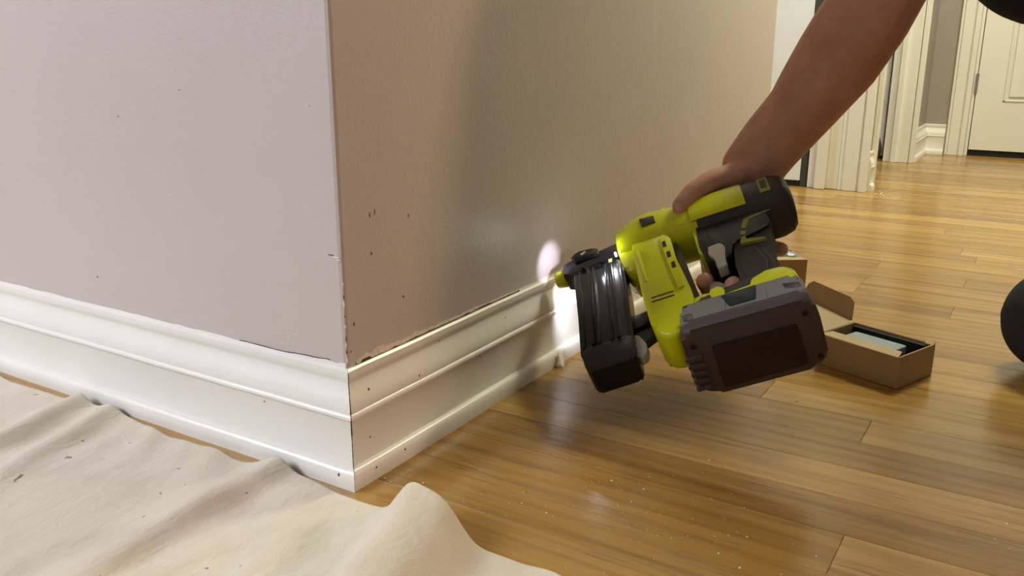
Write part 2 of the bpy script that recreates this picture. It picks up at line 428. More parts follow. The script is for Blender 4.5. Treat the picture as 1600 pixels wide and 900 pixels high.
# crack and torn paint along the top of the right baseboard
def ribbon(name, x0, x1, f_lo, f_hi, y_out, mat, parent, n=160, th=.0012, **props):
    bm = bmesh.new(); prev = None
    for k in range(n + 1):
        x = x0 + (x1 - x0) * k / n; a, b = f_lo(x), f_hi(x)
        if b - a < .0001: b = a + .0001
        row = [bm.verts.new((x, .0005, a)), bm.verts.new((x, -y_out, a)), bm.verts.new((x, -y_out * .6, b)), bm.verts.new((x, .0005, b))]
        if prev:
            for i in range(4): bm.faces.new((prev[i], prev[(i + 1) % 4], row[(i + 1) % 4], row[i]))
        else: bm.faces.new(row[::-1])
        prev = row
    bm.faces.new(prev)
    return bm_obj(name, bm, mat, parent, **props)
rw = random.Random(5); tb = [rw.uniform(0, 1) for _ in range(400)]
def fn(x, s, seed=0):
    q = x * s + seed * 17.3; i = int(q) % 397; t = q - int(q); return tb[i] * (1 - t) + tb[i + 1] * t
ribbon('torn_paint', .012, .40, lambda x: .1095, lambda x: .1125 + (max(0, 1 - x / .30)) * (.0025 + .0065 * fn(x, 190) * fn(x, 47, 1)) * min(1, (x - .006) / .02) + .0008 * fn(x, 200, 2), .0011, 'torn', br,
       label='ragged torn paint edge above the right baseboard')
ribbon('dark_crack', .012, .43, lambda x: .1105, lambda x: .1112 + (.0014 * fn(x, 90, 3) ** 3 + (.0022 if .018 < x < .032 else 0)) + (.0006 if x > .1 else 0), .0016, 'crack', br,
       label='dark gap between the wall and the right baseboard')
ribbon('caulk_bead', .30, .46, lambda x: .1108, lambda x: .1122 + .0009 * fn(x, 70, 6), .0022, 'caulk', br)
# left board: thin pale caulk lip
bm = bmesh.new(); prev = None
for k in range(241):
    y = .001 + k * 1.2 / 240; h = .1118 + .0012 * fn(y, 60, 4) + (.0035 * fn(y, 110, 5) if y < .07 else 0)
    row = [bm.verts.new((.0005, y, .1098)), bm.verts.new((-.0019, y, .1098)), bm.verts.new((-.0010, y, h)), bm.verts.new((.0005, y, h))]
    if prev:
        for i in range(4): bm.faces.new((prev[i], prev[(i + 1) % 4], row[(i + 1) % 4], row[i]))
    else: bm.faces.new(row[::-1])
    prev = row
bm.faces.new(prev); bm_obj('caulk_bead', bm, 'trim', bl)
bm = bmesh.new(); prev = None
for k in range(81):
    y = .02 + k * .12 / 80; h = .1124 + .0012 * fn(y, 60, 4) + (.0035 * fn(y, 110, 5) if y < .07 else 0); w_ = .0001 + .0004 * fn(y, 90, 8) * (fn(y, 50, 9) > .35)
    row = [bm.verts.new((.0005, y, h - .0006)), bm.verts.new((-.0012, y, h - .0006)), bm.verts.new((-.0006, y, h + w_ - .0006)), bm.verts.new((.0005, y, h + w_ - .0006))]
    if prev:
        for i in range(4): bm.faces.new((prev[i], prev[(i + 1) % 4], row[(i + 1) % 4], row[i]))
    else: bm.faces.new(row[::-1])
    prev = row
bm.faces.new(prev); bm_obj('dark_crack', bm, 'crack', bl)

# nail holes and scuffs
for i, (x, z, s) in enumerate([(.018, .086, .0012), (.014, .040, .0009), (.055, .012, .0013), (.012, .0115, .0009), (.135, .098, .0010), (.20, .062, .0009), (.09, .076, .0014), (.26, .090, .0008)]):
    blob('nail_hole', (x, -prof_out(z) - .0001, z), (s, .0006, s * 1.3), 'hole', br, seed=i)
for i, (y, z, s) in enumerate([(.0, .012, .0014), (.10, .060, .0006)]):
    blob('nail_hole', (-prof_out(z) - .0001, y, z), (.0006, s, s * 1.6), 'hole', bl, seed=i + 20)
WR = bpy.data.objects['wall_right']; WL = bpy.data.objects['wall_left']
for i, (x, z, sx, sz) in enumerate([(.040, .246, .0008, .003), (.047, .2475, .0006, .0036), (.096, .236, .0009, .0022), (.040, .210, .0012, .0018), (.084, .158, .0014, .0017), (.132, .358, .0007, .0012), (.012, .150, .001, .002), (.006, .125, .0008, .0012)]):
    blob('scuff', (x, -.0001, z), (sx, .0004, sz), 'hole' if i != 5 else 'chipwhite', WR, seed=i + 40)
for i, (y, z, sy_, sz) in enumerate([(.194, .353, .0012, .0006), (.292, .324, .0010, .0010), (.363, .146, .0016, .0009), (.225, .25, .0028, .0006), (.028, .345, .0007, .0012)]):
    blob('scuff', (-.0001, y, z), (.0004, sy_, sz), 'hole' if i in (0, 1, 2) else 'caulk', WL, seed=i + 60)
# torn paint nick at the corner and chips down the corner bead
for i, (y, z, s) in enumerate([(.006, .214, .0048), (.003, .212, .0028), (.012, .2155, .004)]):
    blob('paint_nick', (-.0002, y, z), (.0005, s, .0006), 'chipwhite' if i < 2 else 'hole', WL, seed=i + 80)
for i, z in enumerate([.190, .178, .171, .160, .150, .139, .133, .126, .118]):
    blob('paint_nick', (.0009, .0005, z), (.0007, .0007, .0014 + .001 * (i % 3)), 'hole' if i % 2 else 'chipwhite', WL, seed=i + 90)
# soft grey smudge on left wall above the board
for i, (y, z, a, b_) in enumerate([(.073, .128, .0006, .010), (.066, .132, .007, .0005), (.080, .121, .005, .0005)]):
    blob('scuff', (.0001, y, z), (.0003, a, b_), 'caulk', WL, seed=i + 110)

# ------------------------------------------------------------------ hall woodwork
def casing(name, p, axis, width, z1=2.0, depth=.014, mat='trim_far', out=-1):
    """stepped door casing, a board along axis 'x' or 'y' standing out from plane"""
    bm = bmesh.new()
    x, y = p
    steps = [(0, .26, 1.0), (.26, .34, .62), (.34, .84, .78), (.84, 1.0, .55)]
    for a, b, t in steps:
        if axis == 'y': box_bm(bm, (x + out * depth * t, y + a * width, 0), (x, y + b * width, z1), .0012)
        else: box_bm(bm, (x + a * width, y + out * depth * t, 0), (x + b * width, y, z1), .0012)
    return bm_obj(name, bm, mat, None, kind='structure')
# near nib: facing the camera, jamb then casing
casing('trim_1', (1.965, -.094), 'y', .075, depth=.022)
box('trim_2', (1.955, -.019, 0), (2.03, .012, 2.0), 'trim_far', None, .002, kind='structure')
box('trim_3', (1.935, .012, 0), (2.03, .040, 2.0), 'trim_far', None, .002, kind='structure')
box('trim_4', (1.950, .040, 0), (2.03, .062, 2.0), 'trim_far', None, .002, kind='structure')
casing('trim_5', (2.012, -.088), 'x', .050, depth=.013)
box('trim_6', (2.045, -.085, 0), (2.062, .055, 2.0), 'trim_far', None, .001, kind='structure')
# far side of the open doorway
box('trim_7', (2.640, -.098, 0), (2.662, -.02, 2.0), 'trim_far', None, .001, kind='structure')
box('trim_8', (2.628, -.060, 0), (2.642, -.044, 2.0), 'trim_far', None, .001, kind='structure')
casing('trim_9', (2.640, -.100), 'x', .058, depth=.016)
# end wall: casing left of the closed door
casing('trim_10', (HX, -.236), 'y', .062, depth=.018)
box('trim_11', (HX + .004, -.246, 0), (HX + .05, -.236, 2.0), 'trim_far', None, .001, kind='structure')
box('trim_12', (HX - .018, -1.07, 0), (HX + .002, -1.00, 2.0), 'trim_far', None, .002, kind='structure')
box('trim_13', (HX - .018, -1.07, 2.0), (HX + .002, -.174, 2.07), 'trim_far', None, .002, kind='structure')

def panel_door(name, x, y0, y1, z0, z1, face, mat, rects):
    """door standing in a plane of constant x; face -1 looks towards -x"""
    t = .03; bm = bmesh.new()
    box_bm(bm, (x + .009, y0, z0), (x + t, y1, z1))
    # stiles and rails as frame strips
    ys = sorted({y0, y1} | {r[0] for r in rects} | {r[1] for r in rects}); zs_ = sorted({z0, z1} | {r[2] for r in rects} | {r[3] for r in rects})
    for a, b in zip(ys, ys[1:]):
        for c, d in zip(zs_, zs_[1:]):
            if any(r[0] <= a and b <= r[1] and r[2] <= c and d <= r[3] for r in rects): continue
            box_bm(bm, (x, a, c), (x + .010, b, d))
    o = bm_obj(name, bm, mat, None, kind='structure')
    for r in rects:
        i = .016
        box('door_panel', (x + .002, r[0] + i, r[2] + i), (x + .010, r[1] - i, r[3] - i), mat, o, .003, 2)
        bm = bmesh.new()
        for (a, b, c, d) in ((r[0], r[1], r[2], r[2] + .007), (r[0], r[1], r[3] - .007, r[3]), (r[0], r[0] + .007, r[2], r[3]), (r[1] - .007, r[1], r[2], r[3])):
            box_bm(bm, (x - .004, a, c), (x + .006, b, d), .002)
        bm_obj('moulding', bm, mat, o)
    return o
d1 = panel_door('door_1', HX + .006, -.998, -.249, .022, 1.99, -1, 'door_paint', [(-.565, -.335, .19, .82), (-.92, -.65, .19, .82), (-.565, -.335, .98, 1.85), (-.92, -.65, .98, 1.85)])
box('hinge', (HX - .004, -.252, .215), (HX + .010, -.243, .285), 'steel', d1, .002)
box('hinge', (HX - .004, -.252, 1.60), (HX + .010, -.243, 1.67), 'steel', d1, .002)
box('gap_shade_box', (HX + .012, -.998, .0), (HX + .05, -.249, .021), 'painted_gap_shade', d1, label='dark block painted as shade under the closed door')  # solid dark box standing in for shade under the door
sp = blob('door_knob', (HX - .03, -.93, .88), (.025, .025, .025), 'steel', d1, seed=1)
# open white door beyond the near wall's end
box('door_2', (1.955, .084, .016), (1.985, .80, 1.99), 'cool_door_paint', None, .002, kind='structure')
box('dark_door_strip', (1.957, .066, .0), (1.99, .083, 1.99), 'dark_matte', bpy.data.objects['door_2'], .001, label='dark strip painted as the shaded gap beside the door')  # dark box fills the vertical gap, its shade is painted in
box('gap_shade_box', (1.958, .084, .0), (1.98, .80, .015), 'painted_gap_shade', bpy.data.objects['door_2'])  # shade below this door put in as a dark box
# blue-grey door seen through the open doorway
d3 = box('door_3', (2.70, -.008, .012), (2.73, .75, 1.98), 'cool_door_paint', None, .002, kind='structure')
box('dark_door_strip', (2.698, -.015, .0), (2.73, -.0085, 1.98), 'dark_matte', d3, .001, label='dark strip painted as the shaded gap beside the door')

# things in the doorway
t = empty('bag', (2.46, .0, 0), 'dark lumpy bag standing inside the open doorway at the end of the hall', 'bag')
def lump(name, pts, vox, mat, parent, smooth=6, decimate=None, **props):
    """pts: list of chains [(co, r), ...]; union of round cones, remeshed into one skin"""
    bm = bmesh.new()
    for ch in pts:
        seq = list(zip(ch, ch[1:])) if len(ch) > 1 else [(ch[0], ch[0])]
        for (a, ra), (b, rb) in seq:
            t2 = bmesh.new()
            bmesh.ops.create_icosphere(t2, subdivisions=3, radius=ra, matrix=Matrix.Translation(a))
            bmesh.ops.create_icosphere(t2, subdivisions=3, radius=rb, matrix=Matrix.Translation(b))
            r = bmesh.ops.convex_hull(t2, input=t2.verts[:])
            rm = list({g for g in r['geom_interior'] if isinstance(g, bmesh.types.BMVert)} | {g for g in r['geom_unused'] if isinstance(g, bmesh.types.BMVert)})
            if rm: bmesh.ops.delete(t2, geom=rm, context='VERTS')
            tm = bpy.data.meshes.new('t'); t2.to_mesh(tm); t2.free(); bm.from_mesh(tm); bpy.data.meshes.remove(tm)
    me = bpy.data.meshes.new(name); bm.to_mesh(me); bm.free()
    o = link(name, me, mat, parent)
    m = o.modifiers.new('r', 'REMESH'); m.mode = 'VOXEL'; m.voxel_size = vox
    m2 = o.modifiers.new('s', 'SMOOTH'); m2.factor = .5; m2.iterations = smooth
    dg = bpy.context.evaluated_depsgraph_get(); ev = o.evaluated_get(dg)
    nm = bpy.data.meshes.new_from_object(ev); o.modifiers.clear(); o.data = nm
    if not nm.materials: nm.materials.append(M[mat])
    for p in nm.polygons: p.use_smooth = True
    for k, v in props.items(): o[k] = v
    return o
V = Vector
lump('bag_body', [[(V((0, 0, .055)), .045), (V((.01, .01, .11)), .035)], [(V((-.02, .01, .04)), .038), (V((.03, .02, .05)), .04)]], .008, 'bag', t)
tube('handle', [(0, 0, .13), (.01, .01, .165), (.025, .01, .165), (.03, .01, .12)], .005, 'black', t)
kn = blob('wall_hook', (2.688, .018, .192), (.012, .016, .015), 'knob', d3, seed=4, label='small red brown knob')

# ------------------------------------------------------------------ drop cloth
def fold(d, w, sharp=1.0): return math.exp(-abs(d / w) ** (2 * sharp))
def cloth():
    bm = bmesh.new()
    # s runs along the wall (y), t away from it (-x)
    ys = [-.62 + i * (1.9) / 420 for i in range(421)]; n2 = 190; rows = []
    rr = random.Random(2); ph = [rr.uniform(0, 6.28) for _ in range(12)]
    for y in ys:
        # edge x position
        e = -.031 + .0025 * math.sin(y * 21 + 1) + .0018 * math.sin(y * 47)
        if y < -.09: e -= .010 * min(1, (-.09 - y) / .08)
        if y < -.20: e -= .03 * ((-.20 - y) / .2) ** 1.5
        row = []
        for k in range(n2 + 1):
            t = (k / n2) ** 1.15 * .95; x = e - t
            # folds: crest lines y = c(t)
            c3 = .068 - .13 * t + .02 * math.sin(t * 9)
            c1 = .375 - .18 * t; c2 = .325 - .30 * t
            c4 = -.105 - .32 * t - .10 * t * t
            h = .0030
            d = y - c3; h += (.012 + .003 * math.exp(-t / .06)) * (fold(d, .026, .95) if d > 0 else fold(d, .015, 1.1)) * (1 - .25 * math.sin(t * 7))
            d = y - c1; h += .013 * (fold(d, .020) if d > 0 else fold(d, .017)) * math.exp(-t / .5)
            d = y - c2; h += .009 * (fold(d, .016) if d > 0 else fold(d, .018)) * math.exp(-t / .6)
            d = y - c4; h += (.036 * math.exp(-((t - .01) / .5) ** 2)) * (fold(d + .008, .036, 1.9) if d > -.008 else fold(d + .008, .046, 1.4))
            d = y - (.62 - .1 * t); h += .012 * fold(d, .03)
            d = y - (-.36 - .5 * t); h += .014 * fold(d, .05)
            # soft wrinkles
            q = y + .3 * t
            h += .0016 * math.sin(q * 60 + 3 * math.sin(t * 11 + ph[0]) + ph[1]) * (.5 + .5 * math.sin(t * 13 + y * 9 + ph[2]))
            h += .0009 * math.sin(q * 130 + 4 * math.sin(t * 17 + ph[3]) + ph[4]) * (.5 + .5 * math.sin(t * 21 - y * 15 + ph[5]))
            h += .0011 * math.sin(t * 46 + 3 * math.sin(y * 14 + ph[6]))
            h = max(h, .0012)
            # cloth pulls back where it rises
            row.append(bm.verts.new((x, y, h)))
        rows.append(row)
    for i in range(len(rows) - 1):
        for k in range(n2): bm.faces.new((rows[i][k], rows[i + 1][k], rows[i + 1][k + 1], rows[i][k + 1]))
    # selvedge: turn the edge down to the floor
    for i in range(len(rows) - 1): pass
    o = bm_obj('drop_cloth', bm, 'canvas', None, smooth=True,
               label='cream canvas drop cloth with soft folds spread over the floor at lower left', category='drop cloth')
    m = o.modifiers.new('thick', 'SOLIDIFY'); m.thickness = .0011; m.offset = -1
    return o
cl = cloth()
for i, (x, y) in enumerate([(-.21, .185), (-.255, .165), (-.13, .215), (-.10, .055), (-.235, .15), (-.17, -.02), (-.30, .12), (-.09, -.03), (-.16, .20), (-.24, .10)]):
    pass

# ------------------------------------------------------------------ dust and crumbs
bm = bmesh.new(); rr = random.Random(9)
DU = [(0.015, -0.026), (0.012, -0.035), (0.032, -0.038), (0.026, -0.063), (0.037, -0.15), (0.043, -0.16), (0.04, -0.187), (0.039, -0.194), (0.097, -0.242), (0.211, -0.274), (0.089, -0.334), (0.058, -0.336), (0.047, -0.357), (0.095, -0.404), (0.23, -0.531), (0.199, -0.524), (0.188, -0.535), (0.435, -0.399), (0.464, -0.27), (0.407, -0.309), (0.124, -0.242), (0.123, -0.21), (0.094, -0.348), (0.039, -0.037), (0.115, -0.044)]
DU = [(x, y, rr.uniform(.0006, .0012)) for x, y in DU] + [(rr.gauss(.09, .05), rr.gauss(-.20, .09), rr.uniform(.0002, .0005)) for _ in range(240)] + [(rr.uniform(.35, .6), rr.uniform(-.5, -.2), rr.uniform(.0003, .0007)) for _ in range(35)] + [(rr.gauss(1.92, .03), rr.gauss(-.13, .02), .0025) for _ in range(8)]
for x, y, s in DU:
    if y > -.021 and x > -.02: continue
    r = bmesh.ops.create_icosphere(bm, subdivisions=1, radius=s)
    a = rr.uniform(.6, 1.5); b = rr.uniform(.5, 1)
    for v in r['verts']: v.co = Vector((v.co.x * a, v.co.y, v.co.z * b)) + Vector((x, y, s * b * .9))
bm_obj('wood_dust', bm, 'dust', None, kind='stuff', label='pale specks of wood dust scattered on the oak floor', category='dust')

# curled flake of paint hanging at the foot of the board below the tool
bm = bmesh.new()
fl = [(.362, -.0205, .018), (.372, -.0205, .016), (.369, -.026, .008), (.360, -.030, .0006), (.357, -.026, .006)]
for dz in (0, .0006):
    pass
a = [bm.verts.new(p) for p in fl]; b = [bm.verts.new((p[0] + .0003, p[1] - .0006, p[2])) for p in fl]
bm.faces.new(a); bm.faces.new(b[::-1])
for i in range(5): bm.faces.new((a[i], a[(i + 1) % 5], b[(i + 1) % 5], b[i]))
bm_obj('paint_flake', bm, 'chipwhite', None, label='curled white paint flake at the foot of the baseboard below the tool', category='paint flake')

# ------------------------------------------------------------------ nail gun (local axes: u back along the tool, v down the handle, w towards its visible side)
E1 = Vector((0.34667084, -0.87327535, 0.34235872)).normalized(); E2 = Vector((-0.81113063, -0.46239996, -0.35812482)).normalized(); E3 = Vector((-0.47104823, 0.15354621, 0.86864096)).normalized()
GO = Vector((0.3661538, -0.014, 0.1091563)) + E1 * .0015
gun = empty('nail_gun', (0, 0, 0), 'lime yellow and charcoal cordless nail gun held against the baseboard', 'power tool')
gun.matrix_world = Matrix(((E1.x, E2.x, -E3.x, GO.x), (E1.y, E2.y, -E3.y, GO.y), (E1.z, E2.z, -E3.z, GO.z), (0, 0, 0, 1)))
def G(u, v, w): return GO + E1 * u + E2 * v + E3 * w
AX = lambda a, b, c: Vector((a, b, -c))
def gp(name, pts, w0, w1, mat, parent=gun, bev=.0015, seg=2, corner=.002, cseg=3, ang=40, **props):
    bm = bmesh.new(); prism_bm(bm, pts, w0, w1, bev, seg, AX, corner, cseg)
    return sm(bm_obj(name, bm, mat, parent, **props), ang)
def gtube(name, pts, r, mat, parent=gun, n=14, **props): return tube(name, [AX(*p) for p in pts], r, mat, parent, n, **props)
def loft(name, secs, mat, parent=gun, n=40, p=2.6, a0=0, a1=2 * math.pi, cap=True, grow=0, th=0, **props):
    """secs: (u, v centre, hv, hw); superellipse sections; partial angle -> patch of thickness th"""
    bm = bmesh.new(); full = abs(a1 - a0 - 2 * math.pi) < 1e-6
    def sec(s, g):
        u, cv, hv, hw = s[:4]; out = []
        for k in range(n if full else n + 1):
            a = a0 + (a1 - a0) * k / n; c, d = math.cos(a), math.sin(a)
            out.append(bm.verts.new(AX(u, cv + (hv + g) * math.copysign(abs(c) ** (2 / p), c), (hw + g) * math.copysign(abs(d) ** (2 / p), d))))
        return out
    R = [sec(s, grow) for s in secs]; m = len(R[0])
    for i in range(len(R) - 1):
        for k in range(m if full else m - 1): bm.faces.new((R[i][k], R[i][(k + 1) % m], R[i + 1][(k + 1) % m], R[i + 1][k]))
    if full:
        if cap: bm.faces.new(R[0][::-1]); bm.faces.new(R[-1])
    else:
        Q = [sec(s, grow - th) for s in secs]
        for i in range(len(Q) - 1):
            for k in range(m - 1): bm.faces.new((Q[i][k], Q[i + 1][k], Q[i + 1][k + 1], Q[i][k + 1]))
            bm.faces.new((R[i][0], R[i + 1][0], Q[i + 1][0], Q[i][0])); bm.faces.new((R[i][-1], Q[i][-1], Q[i + 1][-1], R[i + 1][-1]))
        for A, B, f in ((R[0], Q[0], 1), (R[-1], Q[-1], -1)):
            for k in range(m - 1):
                q = (A[k], B[k], B[k + 1], A[k + 1]); bm.faces.new(q if f > 0 else q[::-1])
    return sm(bm_obj(name, bm, mat, parent, **props), 35)
# nose
gtube('nose_tip', [(0, 0, 0), (.002, 0, 0), (.013, 0, 0), (.015, 0, 0)], [.009, .0105, .0115, .010], 'yellow', n=8, label='yellow rubber nose tip')
gp('nosepiece', [(.013, -.011), (.022, -.013), (.040, -.020), (.060, -.016), (.075, -.020), (.088, -.022), (.088, .022), (.030, .020), (.020, .012), (.013, .010)], -.012, .013, 'blackmetal')
gp('nose_plate', [(.024, -.018), (.033, -.026), (.052, -.024), (.060, -.019), (.060, -.008), (.030, -.006)], -.006, .0155, 'black', corner=.002)
gp('latch_mark', [(.037, -.0185), (.043, -.022), (.045, -.020), (.039, -.0155)], .0155, .0161, 'lightgrey', bev=0, corner=0)
# magazine
mag = gp('magazine', [(.026, .012), (.060, .006), (.088, .006), (.090, .060), (.091, .168), (.088, .176), (.038, .180), (.031, .168), (.030, .100)], -.011, .013, 'blackmetal', bev=.002)
for u0, u1, h in ((.0335, .036, .0022), (.044, .0475, .0042), (.0505, .0535, .0034), (.0655, .0685, .0030), (.0725, .0765, .0042), (.0835, .0865, .0022)):
    gp('rib', [(u0, .018), (u1, .018), (u1 + .001, .158), (u0 + .001, .158)], .012, .0135 + h, 'blackmetal', mag, bev=.001, corner=0)
for u_, v_ in ((.040, .010), (.064, .008)):
    gtube('screw', [(u_, v_, .012), (u_, v_, .0155)], .0026, 'black', mag)
gp('decal', [(.0725, .014), (.0770, .014), (.0770, .021), (.0725, .021)], .0175, .0182, 'olive', mag, bev=0, corner=0)
gp('magazine_foot', [(.036, .158), (.088, .156), (.091, .165), (.091, .192), (.086, .196), (.042, .199), (.036, .190), (.033, .170)], -.018, .015, 'black', mag, bev=.003, seg=3)
gp('lever', [(.0865, .150), (.094, .150), (.102, .168), (.101, .182), (.095, .188), (.090, .184)], -.006, .006, 'lightgrey', mag, bev=.002, label='light grey release lever')
gp('bracket', [(.085, .120), (.112, .116), (.114, .134), (.100, .140), (.086, .142)], -.008, .008, 'black', bev=.002)
gp('bracket', [(.090, .146), (.118, .140), (.118, .152), (.098, .166), (.090, .160)], -.006, .005, 'dark', bev=.002)
# yellow body: drive housing, front flange and compressor column
body = loft('body_shell', [(.0845, -.010, .016, .016), (.086, -.010, .026, .025), (.089, -.010, .029, .028), (.100, -.012, .0315, .030), (.113, -.016, .035, .0325), (.130, -.018, .036, .0335), (.150, -.017, .0335, .0325), (.168, -.016, .032, .032), (.186, -.015, .0315, .0315)], 'yellow', p=2.8)
gp('nose_flange', [(.087, .004), (.112, .002), (.118, .050), (.105, .060), (.094, .050), (.088, .030)], -.020, .021, 'yellow', body, bev=.006, seg=3, corner=.006)
col = gp('column', [(.103, -.010), (.140, -.014), (.150, .010), (.152, .060), (.158, .100), (.163, .135), (.160, .158), (.151, .166), (.145, .182), (.138, .190), (.122, .186), (.114, .172), (.109, .120), (.105, .040)], -.026, .026, 'yellow', bev=.006, seg=3, corner=.012, cseg=2, ang=50)
gp('rib', [(.137, .018), (.146, .016), (.152, .060), (.155, .098), (.156, .118), (.148, .120), (.144, .080)], .0235, .0285, 'yellow', col, bev=.0018, corner=.002)
gp('rib', [(.109, .028), (.112, .028), (.117, .090), (.114, .090)], .025, .0275, 'yellow', col, bev=.001, corner=0)
for (a, b) in ((.1425, .034), (.1455, .056), (.1485, .078)):
    gp('vent_slot', [(a - .0022, b - .006), (a + .0020, b - .007), (a + .0026, b + .004), (a - .0016, b + .005)], .0275, .0290, 'slate', col, bev=0, corner=0)
for k in range(2):
    gp('groove', [(.118, .120 + .007 * k), (.143, .119 + .007 * k), (.143, .1212 + .007 * k), (.118, .1222 + .007 * k)], .0248, .0264, 'dark', col, bev=0, corner=0)
gp('rear_strip', [(.152, .010), (.158, .030), (.163, .080), (.168, .130), (.168, .152), (.160, .150), (.154, .090)], -.022, .014, 'dark', col, bev=.003)
gp('window', [(.119, -.026), (.137, -.024), (.138, -.009), (.121, -.008)], .024, .0345, 'dark', body, bev=.001, corner=.001, label='small grey depth gauge window')
gp('boss', [(.143, -.044), (.150, -.048), (.152, -.040), (.146, -.034)], .010, .026, 'yellow', body, bev=.002)
# motor housing (charcoal) with the yellow side panel
mot = loft('motor_housing', [(.184, -.015, .0315, .0315), (.188, -.015, .033, .033), (.215, -.015, .0335, .0335), (.250, -.016, .034, .034), (.276, -.016, .034, .034), (.288, -.016, .031, .031), (.294, -.015, .024, .024), (.296, -.015, .012, .012)], 'dark', p=2.8)
PA0, PA1 = math.radians(58), math.radians(114)
loft('side_panel', [(.178, -.015, .032, .032), (.184, -.015, .033, .033), (.205, -.015, .0337, .0337), (.238, -.0155, .0340, .0340), (.243, -.0155, .0332, .0332)], 'yellow', mot, n=16, p=2.8, a0=PA0, a1=PA1, grow=.0018, th=.003, label='yellow side panel')
loft('print', [(.262, -.016, .034, .034), (.274, -.016, .034, .034)], 'olive', mot, n=8, p=2.8, a0=math.radians(74), a1=math.radians(112), grow=.0004, th=.0008, label='olive battery gauge print')
loft('gauge_window', [(.2645, -.016, .034, .034), (.2715, -.016, .034, .034)], 'dark', mot, n=8, p=2.8, a0=math.radians(84), a1=math.radians(100), grow=.0008, th=.0008)
# lower housing, handle
low = gp('trigger_housing', [(.181, -.010), (.262, -.006), (.262, .046), (.248, .052), (.217, .060), (.211, .082), (.198, .086), (.184, .080), (.180, .050)], -.020, .0225, 'slate', bev=.005, seg=3, corner=.004)
gp('trigger_housing_front', [(.176, .0), (.186, .0), (.188, .040), (.184, .070), (.178, .060)], -.022, .0215, 'yellow', low, bev=.004, seg=3)
han = gp('handle', [(.224, .030), (.262, .026), (.260, .050), (.255, .069), (.2555, .107), (.258, .146), (.214, .150), (.2125, .097), (.216, .064)], -.018, .0185, 'dark_matte', bev=.007, seg=4, corner=.005)
gp('grip_pad', [(.217, .082), (.226, .074), (.238, .075), (.246, .105), (.243, .126), (.222, .130), (.2155, .105)], .0175, .0195, 'dark_matte', han, bev=.0008, corner=.004)
def strip(name, pts, w, wd, mat, parent, th=.0004):
    bm = bmesh.new()
    P = [Vector(q) for q in pts]
    Ls, Rs = [], []
    for i, q in enumerate(P):
        d = (P[min(i + 1, len(P) - 1)] - P[max(i - 1, 0)]).normalized(); nn = Vector((-d.y, d.x)) * (wd[i] if isinstance(wd, list) else wd) / 2
        Ls.append(q + nn); Rs.append(q - nn)
    poly = [(a.x, a.y) for a in Ls] + [(a.x, a.y) for a in Rs[::-1]]
    prism_bm(bm, poly, w, w + th, 0, 1, AX)
    return bm_obj(name, bm, mat, parent)
strip('outline', [(.2265, .075), (.2375, .076), (.2455, .105), (.2425, .127)], .0195, .0007, 'line', han)
strip('outline', [(.245, .080), (.2520, .108), (.250, .122)], .0186, .0007, 'line', han)
# lime chevron print
strip('stripe', [(.266, .020), (.250, .0225), (.238, .025)], .0226, [.001, .003, .005], 'olive', low)
strip('stripe', [(.2385, .0235), (.2345, .034), (.2325, .0405)], .0226, [.006, .0058, .0055], 'olive', low)
strip('stripe', [(.2315, .0455), (.2295, .0520)], .0226, .0058, 'olive', low)
gp('stripe', [(.2265, .057), (.232, .055), (.2315, .061), (.250, .0675), (.252, .0705), (.224, .0675)], .0190, .0228, 'olive', han, bev=0, corner=0)
# trigger and selector
gp('trigger', [(.189, .060), (.203, .059), (.2075, .068), (.2045, .088), (.2045, .102), (.194, .104), (.1935, .086), (.188, .074)], .012, .0262, 'lightgrey', bev=.002, seg=3, label='light grey trigger')
gp('depth_stop', [(.181, .104), (.191, .108), (.203, .128), (.198, .142), (.186, .146), (.177, .134)], -.004, .012, 'clear', bev=.002, label='pale grey plastic piece below the trigger')
# link and battery base
base = gp('battery_base', [(.180, .150), (.214, .143), (.256, .140), (.266, .155), (.268, .170), (.150, .172), (.156, .160)], -.034, .032, 'dark_matte', bev=.004, seg=3)
gp('link', [(.156, .138), (.176, .134), (.186, .142), (.186, .160), (.160, .164)], -.014, .022, 'yellow', base, bev=.002)
gp('link_slot', [(.168, .141), (.174, .140), (.174, .144), (.168, .145)], .0215, .0228, 'dark', base, bev=0, corner=0)
gp('knob', [(.179, .150), (.185, .144), (.193, .146), (.196, .156), (.191, .165), (.182, .165)], .022, .0345, 'yellow', base, bev=.002, label='yellow hexagonal knob')
gp('bumper', [(.220, .163), (.224, .152), (.240, .145), (.256, .146), (.266, .156), (.269, .172), (.262, .174), (.250, .166)], -.036, .0375, 'yellow', base, bev=.003, seg=3, label='yellow bumper above the battery')
gp('bumper', [(.186, .1635), (.224, .1590), (.224, .1620), (.186, .1665)], .028, .0368, 'yellow', base, bev=.0006, corner=0)
bat = gp('battery', [(.147, .176), (.153, .169), (.262, .168), (.270, .176), (.270, .198), (.266, .204), (.149, .204), (.145, .198)], -.045, .0415, 'grey', bev=.008, seg=4, corner=.004, label='grey battery pack')
gp('battery_shoulder', [(.150, .163), (.262, .162), (.266, .172), (.148, .174)], -.040, .037, 'dark', bat, bev=.004, seg=3)
gp('battery_latch', [(.190, .171), (.226, .169), (.222, .190), (.196, .190)], .036, .0430, 'slate', bat, bev=.0012, corner=.002)
for a, b in ((.188, .193), (.229, .234)):
    gp('battery_rib', [(a, .176), (b, .176), (b - .001, .199), (a + .001, .199)], .036, .0424, 'grey', bat, bev=.001, corner=0)
